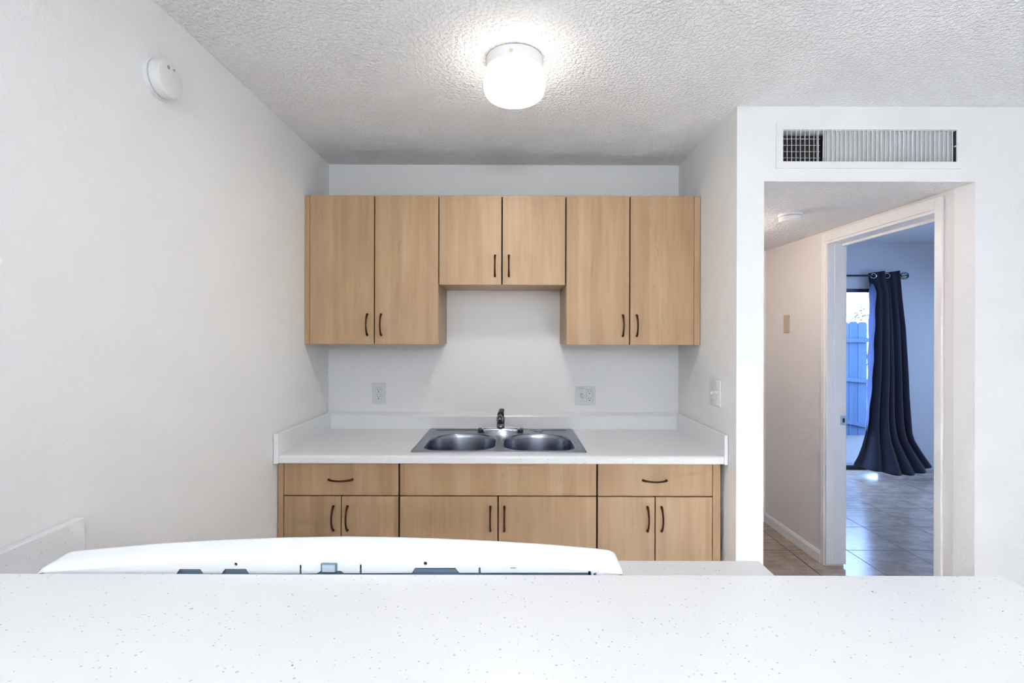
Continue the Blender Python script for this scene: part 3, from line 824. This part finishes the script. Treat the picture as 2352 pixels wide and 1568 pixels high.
cu = empty('curtain', (4.05, 5.1, .02), 'long dark navy curtain hanging beside the patio door', 'curtain')
LEFT = [(622, 1999), (640, 2000), (672, 2010), (700, 2009), (780, 2006), (855, 2003), (900, 1999), (930, 1996), (960, 1993), (990, 1988), (1020, 1980), (1045, 1971), (1066, 1960)]
RIGHT = [(622, 2060), (680, 2065), (750, 2073), (850, 2079), (900, 2081), (985, 2087), (1003, 2092), (1035, 2110), (1070, 2132)]
def curtain_pt(u, v):
    """u 0..1 across, v 0..1 from the top hem down"""
    py = 623+(1069-623)*v
    d0 = 5.12
    xl = P(interp(LEFT, py), py, d0).x; xr_ = P(interp(RIGHT, py), py, d0).x
    x = xl+(xr_-xl)*u
    flare = max(0, (v-.72)/.28)**1.6
    t = (u*2.0) % 1.0 if u < .9999 else 1.0
    saw = .030-.072*t**.6 if t < .92 else .030-.072*(1-(t-.92)/.08)
    if u > .96: saw = -.042
    k1 = 1-.35*v
    y = RY+saw*k1
    ph = 5.0*2*PI*(u**(1.0-.06*v))
    y -= (.004+.026*v)*math.cos(ph+.5)
    y -= .030*v*math.sin(PI*u) + flare*.17*math.sin(PI*min(1, max(0, u)))**.8
    z = RZ+.028-(RZ+.028-.022)*v
    z += .022*t*(1-v)**10                       # the hem of each fold slants up
    z += flare*.05*(abs(2*u-1)**2)
    x += .010*math.sin(ph)*(.2+v)
    return Vector((x, min(y, YBB-.012), z))
nu, nvv = 120, 70
def sheet(fn, nu, nv):
    b = B(); g = [[b.verts.new(fn(i/nu, j/nv)) for i in range(nu+1)] for j in range(nv+1)]
    for j in range(nv):
        for i in range(nu): b.faces.new((g[j][i], g[j][i+1], g[j+1][i+1], g[j+1][i]))
    return b
def thicken(o, t=.003):
    m = o.modifiers.new('thickness', 'SOLIDIFY'); m.thickness = t; m.offset = 0
    return o
thicken(obj('fabric', sheet(curtain_pt, nu, nvv), M['curtain'], cu, smooth=True, angle=180))
LOUT = [(655, 1997), (750, 1995), (850, 1992.5), (900, 1992), (950, 1991), (990, 1988)]
def lining_pt(u, v):
    py = 652+(990-652)*v
    q1 = interp(LEFT, py)+2.5; q0 = min(interp(LOUT, py), q1-1.0)
    a, c = P(q0, py, 5.165), P(q1, py, 5.10)
    p = a.lerp(c, u); p.y += .006*math.sin(9*v*PI+u*3)
    return p
thicken(obj('lining', sheet(lining_pt, 10, 60), M['lining'], cu, smooth=True, angle=180), .002)
def grommet(cen, nrm):
    b = B(); n1_, n2_ = 24, 8
    nrm = Vector(nrm).normalized(); q = nrm.rotation_difference(Vector((0, 1, 0))).inverted() if False else Vector((0, 1, 0)).rotation_difference(nrm)
    vs = []
    for i in range(n1_):
        a = 2*PI*i/n1_
        vs.append([b.verts.new(cen+q @ Vector(((.024+.0055*math.cos(t))*math.cos(a), .0055*math.sin(t), (.024+.0055*math.cos(t))*math.sin(a)))) for t in [2*PI*j/n2_ for j in range(n2_)]])
    for i in range(n1_):
        for j in range(n2_): b.faces.new((vs[i][j], vs[(i+1) % n1_][j], vs[(i+1) % n1_][(j+1) % n2_], vs[i][(j+1) % n2_]))
    return b
for u_, nn in ((.115, (-.45, -1, 0)), (.60, (-.9, -1, 0))):
    p = curtain_pt(u_, .022); p.z = RZ-.003; p.y -= .007
    obj('grommet', grommet(p, nn), M['chrome_light'], cu, smooth=True)

# ---------------------------------------------------------------- fence, gate boards
FY = 7.5; FS = FPX/FY
fe = empty('fence', (3.8, FY, -.1), 'picket fence, blue in daylight shade, with dog ear tops, outside the patio door', 'fence')
pw = .139
fxr = P(1991.5, 800, FY).x
k = 0
x = fxr
while x > 1.6:
    b = B(); w2 = pw-.006
    x1_, x0_ = x-.003, x-pw+.003
    zt = 1.648+random.uniform(-.008, .012)
    ear = .026
    out = [(x0_, -.10), (x1_, -.10), (x1_, zt-ear), (x1_-ear, zt), (x0_+ear, zt), (x0_, zt-ear)]
    poly_slab(b, [(q, FY, z) for q, z in out], [], (0, .018, 0))
    obj('picket', b, M['fence'], fe)
    x -= pw
for xa, za, zb, nm in ((fxr-1.0, 1.366, 1.366, 'rail'), (fxr-1.0, .83, .735, 'rail'), (fxr-1.0, .265, .040, 'brace')):
    b = B(); loft(b, [[(q, FY-.04, z-.030), (q, FY-.001, z-.030), (q, FY-.001, z+.030), (q, FY-.04, z+.030)] for q, z in ((xa, za), (fxr-.005, zb))])
    obj(nm, b, M['fence'], fe)

# ---------------------------------------------------------------- tree and bush beyond the fence
def branches(b, leaves, p, d, ln, r, depth, rnd):
    n = 4; pts = [p]; q = p.copy(); dd = d.copy()
    for i in range(n):
        dd = (dd+Vector((rnd.uniform(-.25, .25), rnd.uniform(-.25, .25), rnd.uniform(-.08, .18)))).normalized(); q = q+dd*ln/n; pts.append(q.copy())
    sweep(b, pts, [r*(1-.5*i/n) for i in range(n+1)], 5, Vector((.3, .2, .9)))
    if depth == 0:
        for _ in range(4): leaves.append(pts[rnd.randrange(1, n+1)]+Vector((rnd.gauss(0, .05), rnd.gauss(0, .05), rnd.gauss(0, .05))))
        return
    for i in range(4):
        nd = (dd+Vector((rnd.uniform(-.9, .9), rnd.uniform(-.7, .7), rnd.uniform(-.25, .6)))).normalized()
        branches(b, leaves, pts[rnd.randrange(2, n+1)], nd, ln*.62, r*.55, depth-1, rnd)
def leaf_mesh(leaves, sz, rnd):
    b = B()
    for p in leaves:
        a = Vector((rnd.gauss(0, 1), rnd.gauss(0, 1), rnd.gauss(0, 1))).normalized(); c = a.orthogonal().normalized(); s = sz*rnd.uniform(.6, 1.3)
        vs = [b.verts.new(q) for q in (p-a*s, p+c*s*.45, p+a*s, p-c*s*.45)]; b.faces.new(vs)
    return b
rnd = random.Random(3)
def plant(name, base, h, r, depth, label, cat, lsz):
    e = empty(name, base, label, cat)
    b = B(); lv = []
    branches(b, lv, Vector(base), Vector((0, 0, 1)), h, r, depth, rnd)
    obj('branches', b, M['bark'], e); obj('foliage', leaf_mesh(lv, lsz, rnd), M['leaf'], e)
plant('tree', (P(1956, 700, 9.6).x, 9.6, -.10), 1.75, .03, 3, 'sparse pale tree rising beyond the fence', 'tree', .03)
plant('bush', (P(1988, 700, 8.6).x, 8.6, -.10), 1.2, .022, 4, 'low leafy bush showing just above the fence', 'bush', .028)

# ---------------------------------------------------------------- light
w = bpy.data.worlds.new('sky'); S.world = w; w.use_nodes = True
bgn = w.node_tree.nodes['Background']; bgn.inputs[0].default_value = (.34, .55, 1.0, 1); bgn.inputs[1].default_value = 9.0
def area(name, loc, rot, sx, sy, power, col=(1, 1, 1), portal=False, spread=180):
    d = bpy.data.lights.new(name, 'AREA'); d.shape = 'RECTANGLE'; d.size = sx; d.size_y = sy; d.energy = power; d.color = col
    d.spread = math.radians(spread)
    o = bpy.data.objects.new(name, d); C.objects.link(o); o.location = loc; o.rotation_euler = rot
    if portal: d.cycles.is_portal = True
    return o
area('window_daylight', ((LWX0+LWX1)/2, LY0+.04, (LWZ0+LWZ1)/2), (PI/2+.5, 0, 0), LWX1-LWX0, LWZ1-LWZ0, 24, (.90, .95, 1.0))
area('side_window_daylight', (LX1-.04, -1.9, 1.15), (PI/2+.5, 0, PI/2), 2.88, 1.78, 18, (.90, .95, 1.0))
area('patio_portal', ((PX0+PX1)/2, YBB+.13, PZ/2), (-PI/2, 0, 0), PX1-PX0, PZ, 1, portal=True)
area('bedroom_fill', (BX1-.45, 3.6, 1.95), (PI/2-.95, 0, PI/2), 1.4, 1.0, 21, (.36, .56, 1.0))  # added fill for the bedroom; no window stands behind it
bounce_fill = area("floor_bounce_fill", (4.5, -1.0, 1.75), (0, 0, 0), .9, .5, 32, (.93, .965, 1.0), spread=15)  # added beam that bounces off the unseen floor to lift the ceiling
bounce_fill.rotation_euler = Vector((-3.75, 1.95, -1.75)).to_track_quat('-Z', 'Y').to_euler()
kl = bpy.data.lights.new('kitchen_lamp', 'AREA'); kl.shape = 'DISK'; kl.size = .19; kl.energy = 3.0; kl.color = (1.0, .96, .91)
ko = bpy.data.objects.new('kitchen_lamp', kl); C.objects.link(ko); ko.location = (lc[0], lc[1], ZK-.139)
def fill_point(name, loc, power, col, r):
    d = bpy.data.lights.new(name, 'POINT'); d.energy = power; d.color = col; d.shadow_soft_size = r
    o = bpy.data.objects.new(name, d); C.objects.link(o); o.location = loc
fill_point('bar_fill', (.15, -.40, 2.08), 11.5, (.90, .95, 1.0), .14)  # added fill with no fixture; brightens the bar top from above
fill_point('frontal_fill', (.1, -1.7, 1.9), 59, (.92, .96, 1.0), .16)  # added frontal fill behind the camera to even out the room
fill_point('hall_fill', (1.19, 2.95, 1.98), 5.0, (1.0, .82, .68), .06)  # added warm fill for the hall, hidden behind the left jamb

# ---------------------------------------------------------------- look
S.view_settings.view_transform = 'Standard'; S.view_settings.look = 'None'
S.view_settings.exposure = 0.28; S.view_settings.gamma = 1.0; S.view_settings.use_curve_mapping = False
cy = S.cycles
cy.max_bounces = 8; cy.diffuse_bounces = 4; cy.glossy_bounces = 4; cy.transmission_bounces = 4; cy.transparent_max_bounces = 8
cy.use_denoising = True; cy.caustics_reflective = False; cy.caustics_refractive = False; cy.use_adaptive_sampling = True; cy.adaptive_threshold = .1; cy.adaptive_min_samples = 16; cy.sample_clamp_indirect = 0.0
